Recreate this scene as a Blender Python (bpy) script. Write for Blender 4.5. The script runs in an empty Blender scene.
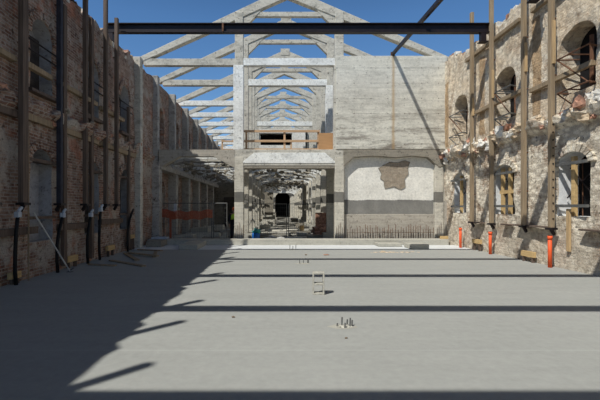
import bpy, bmesh, math, random
from mathutils import Vector, Matrix, noise
R = math.radians
rnd = random.Random(7)
C = bpy.context.scene.collection
sc = bpy.context.scene

# ---------------------------------------------------------------- camera, sky, sun, exposure
cam_d = bpy.data.cameras.new('camera'); cam = bpy.data.objects.new('camera', cam_d); C.objects.link(cam)
cam.location = (0, 0, 1.7); cam.rotation_euler = (R(90), 0, 0)
cam_d.sensor_width = 36; cam_d.lens = 24.0
cam_d.shift_x = (300 - 278) / 600; cam_d.shift_y = (207 - 200) / 600
cam_d.clip_end = 500
sc.camera = cam
SX, SY = .51, .55                       # sunlight travels +x and +y as it falls
w = bpy.data.worlds.new('sky'); sc.world = w; w.use_nodes = True
nt = w.node_tree; bgn = nt.nodes['Background']
sky = nt.nodes.new('ShaderNodeTexSky'); sky.sky_type = 'NISHITA'; sky.sun_disc = False
sky.sun_elevation = math.atan(1 / math.hypot(SX, SY)); sky.sun_rotation = math.atan2(-SX, -SY)
sky.air_density = 1.0; sky.dust_density = .3; sky.ozone_density = 4.0; sky.altitude = 200
hs = nt.nodes.new('ShaderNodeHueSaturation'); hs.inputs['Saturation'].default_value = 1.17; hs.inputs['Value'].default_value = 1
tc = nt.nodes.new('ShaderNodeTexCoord'); sp_ = nt.nodes.new('ShaderNodeSeparateXYZ'); rp = nt.nodes.new('ShaderNodeValToRGB'); mu = nt.nodes.new('ShaderNodeMix')
mu.data_type = 'RGBA'; mu.blend_type = 'MULTIPLY'; mu.inputs[0].default_value = 1     # the deep zenith of a very clear day
nt.links.new(tc.outputs['Generated'], sp_.inputs[0]); nt.links.new(sp_.outputs[2], rp.inputs[0])
rp.color_ramp.elements[0].position = .42; rp.color_ramp.elements[0].color = (1, 1, 1, 1); rp.color_ramp.elements[1].position = .8; rp.color_ramp.elements[1].color = (.22, .22, .22, 1)
nt.links.new(sky.outputs[0], hs.inputs['Color']); nt.links.new(hs.outputs[0], mu.inputs[6]); nt.links.new(rp.outputs[0], mu.inputs[7])
nt.links.new(mu.outputs[2], bgn.inputs[0]); bgn.inputs[1].default_value = .125
sd = bpy.data.lights.new('sun', 'SUN'); sun = bpy.data.objects.new('sun', sd); C.objects.link(sun)
sd.energy = 4.3; sd.angle = R(.53); sd.color = (.98, .965, .90)
sun.rotation_euler = Vector((SX, SY, -1)).to_track_quat('-Z', 'Y').to_euler()
sc.view_settings.view_transform = 'Standard'; sc.view_settings.look = 'None'
sc.view_settings.gamma = 1; sc.view_settings.exposure = 0; sc.view_settings.use_curve_mapping = False

# ---------------------------------------------------------------- materials
class NT:
    def __init__(s, name, rough=.9, metal=0):
        s.m = bpy.data.materials.new(name); s.m.use_nodes = True; s.t = s.m.node_tree
        s.b = s.t.nodes['Principled BSDF']; s.b.inputs['Roughness'].default_value = rough
        s.b.inputs['Metallic'].default_value = metal
        s.b.inputs['Specular IOR Level'].default_value = .25
        s.geo = s.t.nodes.new('ShaderNodeTexCoord'); s.pos = s.geo.outputs['Object']
        g = s.t.nodes.new('ShaderNodeNewGeometry'); s.wpos = g.outputs['Position']
    def n(s, ty, **kw):
        x = s.t.nodes.new('ShaderNode' + ty)
        for k, v in kw.items(): setattr(x, k, v)
        return x
    def link(s, a, b): s.t.links.new(a, b)
    def noise(s, scale, detail=5, rough=.6, vec=None, stretch=None):
        v = vec or s.wpos
        if stretch:
            mp = s.n('Mapping'); mp.inputs['Scale'].default_value = stretch; s.link(v, mp.inputs[0]); v = mp.outputs[0]
        x = s.n('TexNoise'); s.link(v, x.inputs['Vector'])
        x.inputs['Scale'].default_value = scale; x.inputs['Detail'].default_value = detail; x.inputs['Roughness'].default_value = rough
        return x.outputs['Fac']
    def ramp(s, f, stops):
        x = s.n('ValToRGB'); s.link(f, x.inputs[0]); e = x.color_ramp.elements
        while len(e) < len(stops): e.new(.5)
        for i, (p, c) in enumerate(stops):
            e[i].position = p; e[i].color = (c[0], c[1], c[2], 1) if hasattr(c, '__len__') else (c, c, c, 1)
        return x.outputs[0]
    def mix(s, f, a, b, mode='MIX'):
        x = s.n('Mix', data_type='RGBA', blend_type=mode)
        for i, v in ((0, f), (6, a), (7, b)):
            if isinstance(v, bpy.types.NodeSocket): s.link(v, x.inputs[i])
            elif i == 0: x.inputs[0].default_value = v
            else: x.inputs[i].default_value = (*v, 1)
        return x.outputs[2]
    def math(s, op, a, b=0, c=0):
        x = s.n('Math', operation=op)
        for i, v in enumerate((a, b, c)):
            if isinstance(v, bpy.types.NodeSocket): s.link(v, x.inputs[i])
            else: x.inputs[i].default_value = v
        return x.outputs[0]
    def axis(s):
        x = s.n('SeparateXYZ'); s.link(s.wpos, x.inputs[0]); return x.outputs
    def comb(s, a, b, c=0):
        x = s.n('CombineXYZ')
        for i, v in enumerate((a, b, c)):
            if isinstance(v, bpy.types.NodeSocket): s.link(v, x.inputs[i])
            else: x.inputs[i].default_value = v
        return x.outputs[0]
    def col(s, c): 
        if isinstance(c, bpy.types.NodeSocket): s.link(c, s.b.inputs['Base Color'])
        else: s.b.inputs['Base Color'].default_value = (*c, 1)
        return s
    def bump(s, h, strength=.5, dist=.02):
        x = s.n('Bump'); x.inputs['Strength'].default_value = strength; x.inputs['Distance'].default_value = dist
        s.link(h, x.inputs['Height']); s.link(x.outputs[0], s.b.inputs['Normal']); return s

def mat_simple(name, c, rough=.8, metal=0, var=.25, scale=6, stretch=None):
    s = NT(name, rough, metal); f = s.noise(scale, stretch=stretch)
    s.col(s.ramp(f, [(.3, [v * (1 - var) for v in c]), (.7, [min(1, v * (1 + var)) for v in c])]))
    s.bump(f, .3, .01); return s.m

def mat_slab():
    s = NT('slab concrete', .85)
    a = s.noise(.35, 6, .6); b = s.noise(9, 6, .7); c = s.noise(1.6, 4, .6, stretch=(.3, 1.6, 1))
    k = s.ramp(a, [(.3, (.305, .308, .285)), (.7, (.365, .365, .34))])
    k = s.mix(.5, k, s.ramp(c, [(.3, (.29, .293, .275)), (.7, (.375, .375, .352))]))
    k = s.mix(.25, k, s.ramp(b, [(.35, (.28, .28, .26)), (.7, (.46, .455, .43))]))
    spots = s.ramp(s.noise(14, 2, .5), [(.76, 0), (.80, 1)])
    k = s.mix(s.math('MULTIPLY', spots, .35), k, (.6, .6, .58))
    ax = s.axis()
    jl = s.math('ABSOLUTE', s.math('SUBTRACT', ax[1], 4.75)); jj = s.math('LESS_THAN', jl, .012)
    k = s.mix(s.math('MULTIPLY', jj, .25), k, (.5, .5, .48))
    s.col(k); s.bump(b, .15, .004); return s.m

def mat_wall(name, brick1, brick2, mortar, plaster, pl_lo, pl_hi, extra=None, bstr=.9):
    """old brickwork in the plane of y and z with patches of plaster that stay where they are"""
    s = NT(name, .95); ax = s.axis()
    v = s.comb(ax[1], ax[2])
    wob = s.noise(3, 3); 
    mp = s.n('VectorMath', operation='ADD'); s.link(v, mp.inputs[0])
    s.link(s.comb(s.math('MULTIPLY', wob, .05), s.math('MULTIPLY', s.noise(2.1, 3), .04)), mp.inputs[1])
    br = s.n('TexBrick'); s.link(mp.outputs[0], br.inputs['Vector'])
    br.inputs['Scale'].default_value = 1; br.inputs['Brick Width'].default_value = .23; br.inputs['Row Height'].default_value = .078
    br.inputs['Mortar Size'].default_value = .012; br.inputs['Mortar Smooth'].default_value = .3
    br.inputs['Color1'].default_value = (*brick1, 1); br.inputs['Color2'].default_value = (*brick2, 1); br.inputs['Mortar'].default_value = (*mortar, 1)
    k = br.outputs['Color']
    n1 = s.noise(5, 8, .75); n2 = s.noise(.9, 8, .7); n3 = s.noise(28, 4, .7)
    k = s.mix(.75, k, s.ramp(n1, [(.3, (.42, .38, .36)), (.5, (.8, .78, .75)), (.68, (1.3, 1.25, 1.2))]), 'MULTIPLY')
    pm = s.ramp(s.math('ADD', s.math('MULTIPLY', n2, .7), s.math('MULTIPLY', n1, .3)), [(pl_lo, 0), (pl_hi, 1)])
    pc = s.mix(.8, plaster, s.ramp(n3, [(.3, (.6, .58, .54)), (.7, (1.15, 1.15, 1.12))]), 'MULTIPLY')
    k = s.mix(pm, k, pc)
    if extra: k = extra(s, k, ax, n1, n2)
    s.col(k)
    h = s.math('ADD', s.math('MULTIPLY', br.outputs['Fac'], -.4), s.math('ADD', s.math('MULTIPLY', n1, 1.6), s.math('MULTIPLY', n3, .5)))
    s.bump(h, bstr, .05); return s.m

def ex_right(s, k, ax, n1, n2):
    # holes and missing bricks, ochre earth under the top, red repairs low on the wall
    holes = s.ramp(s.noise(7.5, 3, .5), [(.30, 1), (.36, 0)])
    k = s.mix(s.math('MULTIPLY', holes, .75), k, (.07, .05, .035))
    vo = s.n('TexVoronoi', feature='F1'); mp = s.n('Mapping'); mp.inputs['Scale'].default_value = (1, 1, 2.1); s.link(s.wpos, mp.inputs[0]); s.link(mp.outputs[0], vo.inputs['Vector']); vo.inputs['Scale'].default_value = 4.2
    k = s.mix(.55, k, s.ramp(vo.outputs['Distance'], [(.3, (1.3, 1.3, 1.28)), (.7, (.5, .45, .4))]), 'MULTIPLY')
    up = s.math('MULTIPLY', s.ramp(s.math('DIVIDE', ax[2], 10), [(.40, 0), (.46, 1)]), s.ramp(s.noise(1.2, 5), [(.4, .2), (.62, .85)]))
    fr = s.math('ABSOLUTE', s.math('SUBTRACT', s.math('FRACT', s.math('DIVIDE', s.math('SUBTRACT', ax[1], 10.6), 3.25)), .5))
    ch = s.math('MULTIPLY', s.math('LESS_THAN', s.math('ADD', fr, s.math('MULTIPLY', s.noise(3), .03)), .075), s.math('MULTIPLY', s.math('GREATER_THAN', ax[2], 4.5), s.math('LESS_THAN', ax[2], 7.5)))
    k = s.mix(up, k, s.mix(1, (.80, .66, .50), s.ramp(n1, [(.3, (.45, .4, .36)), (.65, (1.35, 1.35, 1.3))]), 'MULTIPLY'))
    k = s.mix(s.math('MULTIPLY', ch, .75), k, s.mix(1, (.44, .28, .15), s.ramp(n1, [(.3, (.4, .38, .35)), (.65, (1.4, 1.4, 1.3))]), 'MULTIPLY'))
    red = s.ramp(s.noise(2.3, 5, .7), [(.62, 0), (.70, .55)])
    k = s.mix(red, k, (.34, .14, .08))
    base = s.math('MULTIPLY', s.ramp(s.math('DIVIDE', ax[2], 10), [(.09, .5), (.13, 0)]), 1)
    return s.mix(base, k, s.mix(1, (.50, .43, .34), s.ramp(n1, [(.3, (.6, .6, .6)), (.65, (1.3, 1.3, 1.3))]), 'MULTIPLY'))

def ex_left(s, k, ax, n1, n2):
    holes = s.ramp(s.noise(6.5, 3, .5), [(.30, 1), (.36, 0)])
    k = s.mix(s.math('MULTIPLY', holes, .7), k, (.03, .025, .02))
    red = s.ramp(s.noise(1.3, 5, .7), [(.55, 0), (.66, .6)])
    return s.mix(red, k, s.mix(1, (.50, .19, .10), s.ramp(n1, [(.3, (.5, .5, .5)), (.65, (1.4, 1.3, 1.3))]), 'MULTIPLY'))

def mat_conc(name, c, dirt=.35, boards=True, dots=False, band=None, rust=None, smudge=False):
    s = NT(name, .9); ax = s.axis()
    a = s.noise(1.1, 7, .65); b = s.noise(11, 6, .7)
    lo = [v * .72 for v in c]; hi = [min(1, v * 1.18) for v in c]
    k = s.ramp(a, [(.3, lo), (.68, hi)])
    k = s.mix(.45, k, s.ramp(b, [(.3, [v * .55 for v in c]), (.66, hi)]))
    hgt = b
    if boards:
        st = s.noise(3, 5, .7, stretch=(.12, .12, 3.5))
        k = s.mix(.35, k, s.ramp(st, [(.3, [v * .6 for v in c]), (.66, hi)])); hgt = s.math('ADD', b, st)
    d = s.ramp(s.noise(2.6, 9, .78, stretch=(.7, .7, 1.5)), [(.34, 1), (.50, 0)])
    k = s.mix(s.math('MULTIPLY', d, dirt), k, [v * .30 for v in c])
    pit = s.ramp(s.noise(7, 6, .8), [(.36, 1), (.43, 0)])
    k = s.mix(s.math('MULTIPLY', pit, min(1, dirt * 1.5)), k, (.07, .06, .048))
    if smudge:      # long soot smears on the lower half of the wall
        sm = s.ramp(s.noise(1.3, 9, .8, stretch=(.55, .55, 2.6)), [(.40, 1), (.52, 0)])
        hz = s.ramp(s.math('DIVIDE', ax[2], 10), [(.44, 1), (.72, .12)])
        k = s.mix(s.math('MULTIPLY', s.math('MULTIPLY', sm, hz), .85), k, (.15, .125, .10))
    if dots:
        u = s.math('SUBTRACT', s.math('FRACT', s.math('DIVIDE', ax[0], .8)), .5)
        v = s.math('SUBTRACT', s.math('FRACT', s.math('DIVIDE', ax[2], .72)), .5)
        r = s.math('SQRT', s.math('ADD', s.math('MULTIPLY', u, u), s.math('MULTIPLY', v, v)))
        k = s.mix(s.math('MULTIPLY', s.math('LESS_THAN', r, .034), .7), k, (.07, .06, .05))
        ln = s.math('LESS_THAN', s.math('ABSOLUTE', v), .018)
        k = s.mix(s.math('MULTIPLY', s.math('MULTIPLY', ln, s.ramp(s.noise(1.5), [(.45, 0), (.55, 1)])), .45), k, (.12, .10, .08))
    if band:
        wv = s.math('ADD', ax[2], s.math('MULTIPLY', s.math('SUBTRACT', s.noise(2.2, 4), .5), .12))
        m_ = s.math('MULTIPLY', s.math('GREATER_THAN', wv, band[0]), s.math('LESS_THAN', wv, band[1]))
        k = s.mix(s.math('MULTIPLY', m_, .82), k, s.ramp(a, [(.3, (.06, .058, .055)), (.7, (.13, .125, .115))]))
    if rust:
        dx = s.math('ABSOLUTE', s.math('SUBTRACT', ax[0], s.math('ADD', rust, s.math('MULTIPLY', s.noise(3), .12))))
        m_ = s.ramp(dx, [(.02, .6), (.11, 0)])
        k = s.mix(m_, k, (.42, .27, .12))
    s.col(k); s.bump(hgt, .45, .02); return s.m

M = dict(
    slab=mat_slab(),
    brick_r=mat_wall('pale old brick and plaster', (.50, .34, .24), (.68, .55, .42), (.74, .67, .56), (.92, .84, .72), .43, .50, ex_right, 1.0),  # pale tan brick with patches of plaster
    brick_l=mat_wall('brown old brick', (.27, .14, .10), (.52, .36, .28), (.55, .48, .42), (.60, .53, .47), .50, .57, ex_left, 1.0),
    patch=mat_wall('bared brick', (.26, .17, .12), (.34, .25, .18), (.30, .26, .22), (.4, .36, .3), .6, .7),
    conc=mat_conc('weathered concrete', (.60, .565, .49), dirt=.7),
    conc_wall=mat_conc('shuttered concrete', (.70, .67, .585), dots=True, rust=5.40, dirt=.35, smudge=True),
    conc_dark=mat_conc('dirty concrete', (.30, .27, .22), dirt=.7),
    conc_low=mat_conc('rough grey concrete', (.44, .40, .34), dirt=.5),
    column=mat_conc('column concrete', (.60, .56, .475), dirt=.4, band=(1.92, 2.42)),
    white=mat_conc('chipped white paint', (.86, .85, .81), dirt=.4, boards=False),
    plaster=mat_conc('old white plaster', (.82, .79, .72), dirt=.12, boards=False, band=(1.3, 2.03)),
    limewash=mat_conc('limewashed plaster', (.74, .72, .67), dirt=.35, boards=False),
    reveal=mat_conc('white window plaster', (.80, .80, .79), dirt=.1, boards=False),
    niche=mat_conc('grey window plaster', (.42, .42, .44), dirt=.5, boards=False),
    ground=mat_conc('dusty ground', (.40, .38, .335), dirt=.6, boards=False),
    curb=mat_conc('cast kerb concrete', (.46, .44, .38), dirt=.2),
    pilbase=mat_conc('flaking pilaster plaster', (.46, .43, .39), dirt=.8, boards=False),
    strip=mat_simple('white screed', (.62, .63, .63), .8, var=.06, scale=3),
    steel=mat_simple('dark painted steel', (.024, .018, .02), .45, .3),
    rust=mat_simple('rusty steel', (.17, .085, .05), .85, .2, .5),
    greysteel=mat_simple('grey scaffold steel', (.17, .17, .165), .6, .5),
    post=mat_simple('weathered post timber', (.30, .225, .145), .85, 0, .3, 3, (6, 6, .4)),
    postdark=mat_simple('dark stained timber', (.13, .095, .075), .85, 0, .35, 3, (6, 6, .4)),
    postblue=mat_simple('dark painted post', (.035, .036, .05), .7, 0, .3),
    wood=mat_simple('new yellow timber', (.55, .38, .18), .8, 0, .2, 4, (5, .6, 5)),
    woodv=mat_simple('pale upright timber', (.50, .35, .19), .8, 0, .2, 4, (6, 6, .5)),
    rail=mat_simple('scaffold board timber', (.50, .33, .20), .8, 0, .2, 4, (.5, 5, 5)),
    ply=mat_simple('orange plywood', (.44, .25, .12), .75, 0, .12, 3, (.6, 5, 5)),
    orange=mat_simple('orange plastic', (.85, .12, .035), .5, 0, .1),
    netting=mat_simple('orange netting', (.38, .10, .05), .6, 0, .2, 20),
    rubber=mat_simple('black rubber', (.006, .006, .007), .6),
    whiteplas=mat_simple('white plastic', (.48, .52, .58), .5, 0, .1),
    black=mat_simple('black opening shade', (.012, .011, .012), .95),  # near-black fill that paints the dark of openings
    shutter=mat_simple('weathered shutter board', (.07, .06, .055), .9, 0, .4, 5),
    blockc=mat_simple('block concrete', (.44, .42, .36), .95, 0, .25, 18),
    blue=mat_simple('blue plastic', (.02, .13, .42), .45, 0, .1),
    teal=mat_simple('teal plastic sheet', (.05, .30, .27), .5, 0, .2),
    bag=mat_simple('pale grey sack', (.50, .49, .46), .9, 0, .15, 5),
    redbrick=mat_simple('red brick rubble', (.42, .23, .16), .95, 0, .5, 9),
    lump_w=mat_simple('white plaster lump', (.72, .68, .61), .95, 0, .2, 9),
    lump_o=mat_simple('ochre mortar lump', (.58, .45, .31), .95, 0, .4, 9),
    skin=mat_simple('skin', (.50, .30, .22), .6, 0, .05),
    hivis=mat_simple('hi-vis cloth', (.55, .80, .08), .7, 0, .05),
    hat=mat_simple('orange helmet', (.85, .17, .04), .4, 0, .05),
    cloth=mat_simple('dark work clothes', (.02, .022, .03), .9, 0, .1),
    dirt=mat_simple('brown debris', (.20, .15, .10), .95, 0, .4, 14),
)

# ---------------------------------------------------------------- mesh helpers
def box(bm, x0, x1, y0, y1, z0, z1, rot=None, jit=0):
    vs = []
    for z in (z0, z1):
        for x, y in ((x0, y0), (x1, y0), (x1, y1), (x0, y1)):
            v = Vector((x, y, z))
            if jit: v += Vector((rnd.uniform(-jit, jit), rnd.uniform(-jit, jit), rnd.uniform(-jit, jit)))
            if rot is not None: v = rot @ v
            vs.append(bm.verts.new(v))
    for f in ((0, 3, 2, 1), (4, 5, 6, 7), (0, 1, 5, 4), (1, 2, 6, 5), (2, 3, 7, 6), (3, 0, 4, 7)):
        bm.faces.new([vs[i] for i in f])
def bar(bm, a, b, w, h, up=(0, 0, 1)):
    a, b = Vector(a), Vector(b); d = b - a; L = d.length; d.normalize(); u = Vector(up)
    if abs(d.dot(u)) > .99: u = Vector((0, 1, 0))
    s = d.cross(u).normalized(); t = s.cross(d).normalized()
    m = Matrix((s, d, t)).transposed().to_4x4(); m.translation = a
    box(bm, -w / 2, w / 2, 0, L, -h / 2, h / 2, m)
def tube(bm, pts, r, n=10, cap=True):
    pts = [Vector(p) for p in pts]; rings = []
    rs = r if hasattr(r, '__len__') else [r] * len(pts)
    prev = None
    for i, p in enumerate(pts):
        d = (pts[min(i + 1, len(pts) - 1)] - pts[max(i - 1, 0)]).normalized()
        u = prev if prev is not None else (Vector((0, 0, 1)) if abs(d.z) < .9 else Vector((1, 0, 0)))
        s = d.cross(u).normalized(); u = s.cross(d).normalized(); prev = u
        rings.append([bm.verts.new(p + (s * math.cos(t) + u * math.sin(t)) * rs[i]) for t in [2 * math.pi * k / n for k in range(n)]])
    for a, b in zip(rings, rings[1:]):
        for k in range(n): bm.faces.new((a[k], a[(k + 1) % n], b[(k + 1) % n], b[k]))
    if cap: bm.faces.new(rings[0][::-1]); bm.faces.new(rings[-1])
def prism(bm, poly, y0, y1):                       # polygon of (x, z) drawn out along y
    a = [bm.verts.new((x, y0, z)) for x, z in poly]; b = [bm.verts.new((x, y1, z)) for x, z in poly]
    n = len(poly); bm.faces.new(a); bm.faces.new(b[::-1])
    for i in range(n): bm.faces.new((a[i], b[i], b[(i + 1) % n], a[(i + 1) % n]))
def lump(bm, c, r, sq=(1, 1, 1), seed=0, sub=2, amp=.35):
    t = bmesh.new(); bmesh.ops.create_icosphere(t, subdivisions=sub, radius=1)
    for v in t.verts:
        k = 1 + amp * noise.noise(v.co * 1.6 + Vector((seed, seed * 2.3, 0)))*2
        v.co = Vector((v.co.x * sq[0], v.co.y * sq[1], v.co.z * sq[2])) * r * k + Vector(c)
    me = bpy.data.meshes.new('t'); t.to_mesh(me); bm.from_mesh(me); bpy.data.meshes.remove(me); t.free()
def obj(name, bm, m, parent=None, bevel=0, smooth=False, loc=None):
    bmesh.ops.recalc_face_normals(bm, faces=bm.faces)
    me = bpy.data.meshes.new(name); bm.to_mesh(me); bm.free(); me.materials.append(M[m] if isinstance(m, str) else m)
    if smooth:
        for p in me.polygons: p.use_smooth = True
    o = bpy.data.objects.new(name, me); C.objects.link(o)
    if parent: o.parent = parent
    if loc: o.location = loc
    if bevel:
        b = o.modifiers.new('b', 'BEVEL'); b.width = bevel; b.segments = 2; b.limit_method = 'ANGLE'
    return o
def mk(name, m, fn, parent=None, **k):
    bm = bmesh.new(); fn(bm); return obj(name, bm, m, parent, **k)
def tag(o, label=None, cat=None, group=None, kind=None):
    if label: o['label'] = label
    if cat: o['category'] = cat
    if group: o['group'] = group
    if kind: o['kind'] = kind
    return o
def thing(name, label, cat, loc=(0, 0, 0), rz=0, group=None):
    o = bpy.data.objects.new(name, None); C.objects.link(o); o.location = loc; o.rotation_euler = (0, 0, rz); o.empty_display_size = .1
    return tag(o, label, cat, group)
def copy_tree(o, parent=None):
    c = o.copy(); C.objects.link(c)
    if parent: c.parent = parent
    for ch in list(o.children): copy_tree(ch, c)
    return c
ORD = ['first', 'second', 'third', 'fourth', 'fifth', 'sixth', 'seventh', 'eighth', 'ninth', 'tenth', 'eleventh', 'twelfth', 'thirteenth', 'fourteenth', 'fifteenth', 'sixteenth']

XL, XR = -5.95, 7.9
FY = 19.15; P = 3.15; NF = 16
FRY = [FY + P * k for k in range(NF)]
YE = 70.0

# ---------------------------------------------------------------- structure: floor, ground
def f_slab(bm): box(bm, XL + .02, XR - .02, -9, 15.95, -.25, 0)
tag(mk('floor', 'slab', f_slab), kind='structure')
def f_ground(bm):
    nx, ny = 40, 150; x0, x1, y0, y1 = XL - 3, XR + 3, 15.95, YE + 5
    g = [[bm.verts.new((x0 + (x1 - x0) * i / nx, y0 + (y1 - y0) * j / ny, -.12 + .07 * noise.noise(Vector((i * .5, j * .35, 1))) * (1 if j > 8 else 0))) for i in range(nx + 1)] for j in range(ny + 1)]
    for j in range(ny):
        for i in range(nx): bm.faces.new((g[j][i], g[j][i + 1], g[j + 1][i + 1], g[j + 1][i]))
tag(mk('floor_inner', 'ground', f_ground, smooth=True), kind='structure')
tag(mk('floor_strip', 'strip', lambda bm: box(bm, XL + .02, XR - .02, 15.95, 17.9, -.2, -.004)), kind='structure')

# ---------------------------------------------------------------- long walls
def rough_wall(name, x_in, sgn, y0, y1, z1fun, thick, m, wins, m_cut, step=.16, amp=.05, depth=None, m_up=0):
    """wall whose inner face looks across the hall; sgn is the way outward; wins = (yc, width, z0, z spring, rise)"""
    bm = bmesh.new()
    ny = max(2, int((y1 - y0) / step)); nz = int(8.4 / step)
    inner, outer = [], []
    for j in range(nz + 1):
        ri, ro = [], []
        for i in range(ny + 1):
            y = y0 + (y1 - y0) * i / ny; zt = z1fun(y); z = -.2 + (zt + .2) * j / nz
            d = amp * (noise.noise(Vector((y * 1.3, z * 1.3, sgn))) + .6 * noise.noise(Vector((y * 4, z * 4, 3 + sgn))))
            ri.append(bm.verts.new((x_in + d, y, z))); ro.append(bm.verts.new((x_in + sgn * thick, y, z + (0 if j < nz else .1 * noise.noise(Vector((y * 3, 9, 0)))))))
        inner.append(ri); outer.append(ro)
    F = bm.faces.new
    for j in range(nz):
        for i in range(ny):
            F((inner[j][i], inner[j][i + 1], inner[j + 1][i + 1], inner[j + 1][i])); F((outer[j][i], outer[j + 1][i], outer[j + 1][i + 1], outer[j][i + 1]))
        F((inner[j][0], inner[j + 1][0], outer[j + 1][0], outer[j][0])); F((inner[j][-1], outer[j][-1], outer[j + 1][-1], inner[j + 1][-1]))
    for i in range(ny):
        F((inner[-1][i], inner[-1][i + 1], outer[-1][i + 1], outer[-1][i])); F((inner[0][i], outer[0][i], outer[0][i + 1], inner[0][i + 1]))
    o = obj(name, bm, m)
    if wins:
        cb = bmesh.new()
        for (yc, wd, z0, zs, rise) in wins:
            cmat = m_up if z0 > 4 else 0
            pts = [(yc - wd / 2, z0), (yc + wd / 2, z0)]
            for k in range(13):
                t = math.pi * k / 12; pts.append((yc + wd / 2 * math.cos(t), zs + rise * math.sin(t)))
            xa, xb = x_in - sgn * .4, x_in + sgn * (depth or thick + .3)
            a = [cb.verts.new((xa, p, q)) for p, q in pts]; b = [cb.verts.new((xb, p, q)) for p, q in pts]
            fs = [cb.faces.new(a), cb.faces.new(b[::-1])]; n = len(pts)
            for i in range(n): fs.append(cb.faces.new((a[i], b[i], b[(i + 1) % n], a[(i + 1) % n])))
            for f_ in fs: f_.material_index = cmat
        c = obj('cutter', cb, m_cut); c.data.materials.append(M[m])
        md = o.modifiers.new('cut', 'BOOLEAN'); md.operation = 'DIFFERENCE'; md.object = c; md.solver = 'EXACT'; md.material_mode = 'TRANSFER'
        bpy.context.view_layer.update()
        me = bpy.data.meshes.new_from_object(o.evaluated_get(bpy.context.evaluated_depsgraph_get()))
        o.modifiers.clear(); o.data = me; bpy.data.objects.remove(c)
    return tag(o, kind='structure')
def top_r(y): return 8.28 + .12 * noise.noise(Vector((y * 1.1, 0, 0))) + .13 * round(noise.noise(Vector((y * 2.7, 5, 0))) * 1.8) + (.3 if y > 17.8 else 0)
def top_l(y): return 7.83 - (.12 if 10 < y < 13.7 else 0) - (.12 if 13.75 < y < 15.6 else 0) + .10 * noise.noise(Vector((y * 1.3, 7, 0))) + .11 * round(noise.noise(Vector((y * 3.1, 2, 0))) * 1.8)
RW = [10.7, 13.95, 17.35]
rwins = [(y, 1.15, 1.45, 2.85, .33) for y in RW] + [(7.5, 1.15, 1.45, 2.85, .33)] + [(y, 1.25, 4.75, 6.08, .46) for y in (7.5, 10.55, 13.9, 17.3)]
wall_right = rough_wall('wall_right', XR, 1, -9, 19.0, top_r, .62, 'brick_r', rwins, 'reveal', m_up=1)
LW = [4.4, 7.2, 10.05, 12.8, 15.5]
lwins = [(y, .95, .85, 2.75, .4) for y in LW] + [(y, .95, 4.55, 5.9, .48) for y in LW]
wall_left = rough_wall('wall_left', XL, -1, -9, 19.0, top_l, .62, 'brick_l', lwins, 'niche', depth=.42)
wall_left_far = rough_wall('wall_left_far', XL - .1, -1, 19.0, YE, lambda y: 7.95, .6, 'brick_l', [(FY + P * (k + .5), 1.1, 5.0, 6.3, .5) for k in range(12)] + [(FY + P * (k + .5), 1.3, .6, 2.7, .4) for k in range(12)], 'brick_l', step=.3, amp=.03, depth=.4)
wall_right_far = rough_wall('wall_right_far', XR, 1, 19.0, YE, lambda y: 8.2, .6, 'limewash', [(FY + P * (k + .5), 1.2, 1.4, 2.8, .4) for k in range(10)], 'limewash', step=.5, amp=.03)

# pilasters on the far left wall (parts of it) and the ledge at floor height
for k, y in enumerate([16.75] + FRY):
    mk('pilaster', 'pilbase' if k else 'conc', lambda bm: box(bm, XL - .3, XL + .24, y - .16, y + .16, -.1, 7.95), wall_left_far, bevel=.02)
    if k: mk('pilaster_base', 'pilbase', lambda bm: box(bm, XL - .2, XL + .34, y - .24, y + .24, -.12, 3.75), wall_left_far, bevel=.03)
def f_ledge(bm):
    a = [(XL - .2, 3.5), (XL + .42, 3.5), (XL + .42, 3.72), (XL + .1, 4.1), (XL - .2, 4.1)]
    va = [bm.verts.new((x, 19.0, z)) for x, z in a]; vb = [bm.verts.new((x, YE, z)) for x, z in a]
    bm.faces.new(va); bm.faces.new(vb[::-1])
    for i in range(5): bm.faces.new((va[i], vb[i], vb[(i + 1) % 5], va[(i + 1) % 5]))
mk('ledge', 'pilbase', f_ledge, wall_left_far)

# end wall with the dark archway
def f_end(bm):
    xc, hw, zs = .8, 1.3, 3.1
    n = 16; arc = [(xc + hw * math.cos(math.pi * k / n), zs + hw * math.sin(math.pi * k / n)) for k in range(n + 1)]
    prism(bm, [(XL - .5, -.2), (xc - hw, -.2), (xc - hw, zs), (XL - .5, zs)], YE, YE + .5)
    prism(bm, [(xc + hw, -.2), (XR + .5, -.2), (XR + .5, zs), (xc + hw, zs)], YE, YE + .5)
    top = [(x, 11.6 - abs(x - .5) * .45) for x in ([XR + .5, .5, XL - .5])]
    prism(bm, [(XR + .5, zs)] + top + [(XL - .5, zs)] + arc[::-1], YE, YE + .5)
wall_end = tag(mk('wall_end', 'conc', f_end), kind='structure')
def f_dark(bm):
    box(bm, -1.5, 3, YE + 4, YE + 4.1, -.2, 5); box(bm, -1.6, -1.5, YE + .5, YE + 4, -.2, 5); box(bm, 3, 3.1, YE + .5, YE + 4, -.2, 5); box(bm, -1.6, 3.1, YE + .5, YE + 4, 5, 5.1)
mk('archway_dark_box', 'black', f_dark, wall_end)  # unseen black box added to make the archway dark

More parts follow.
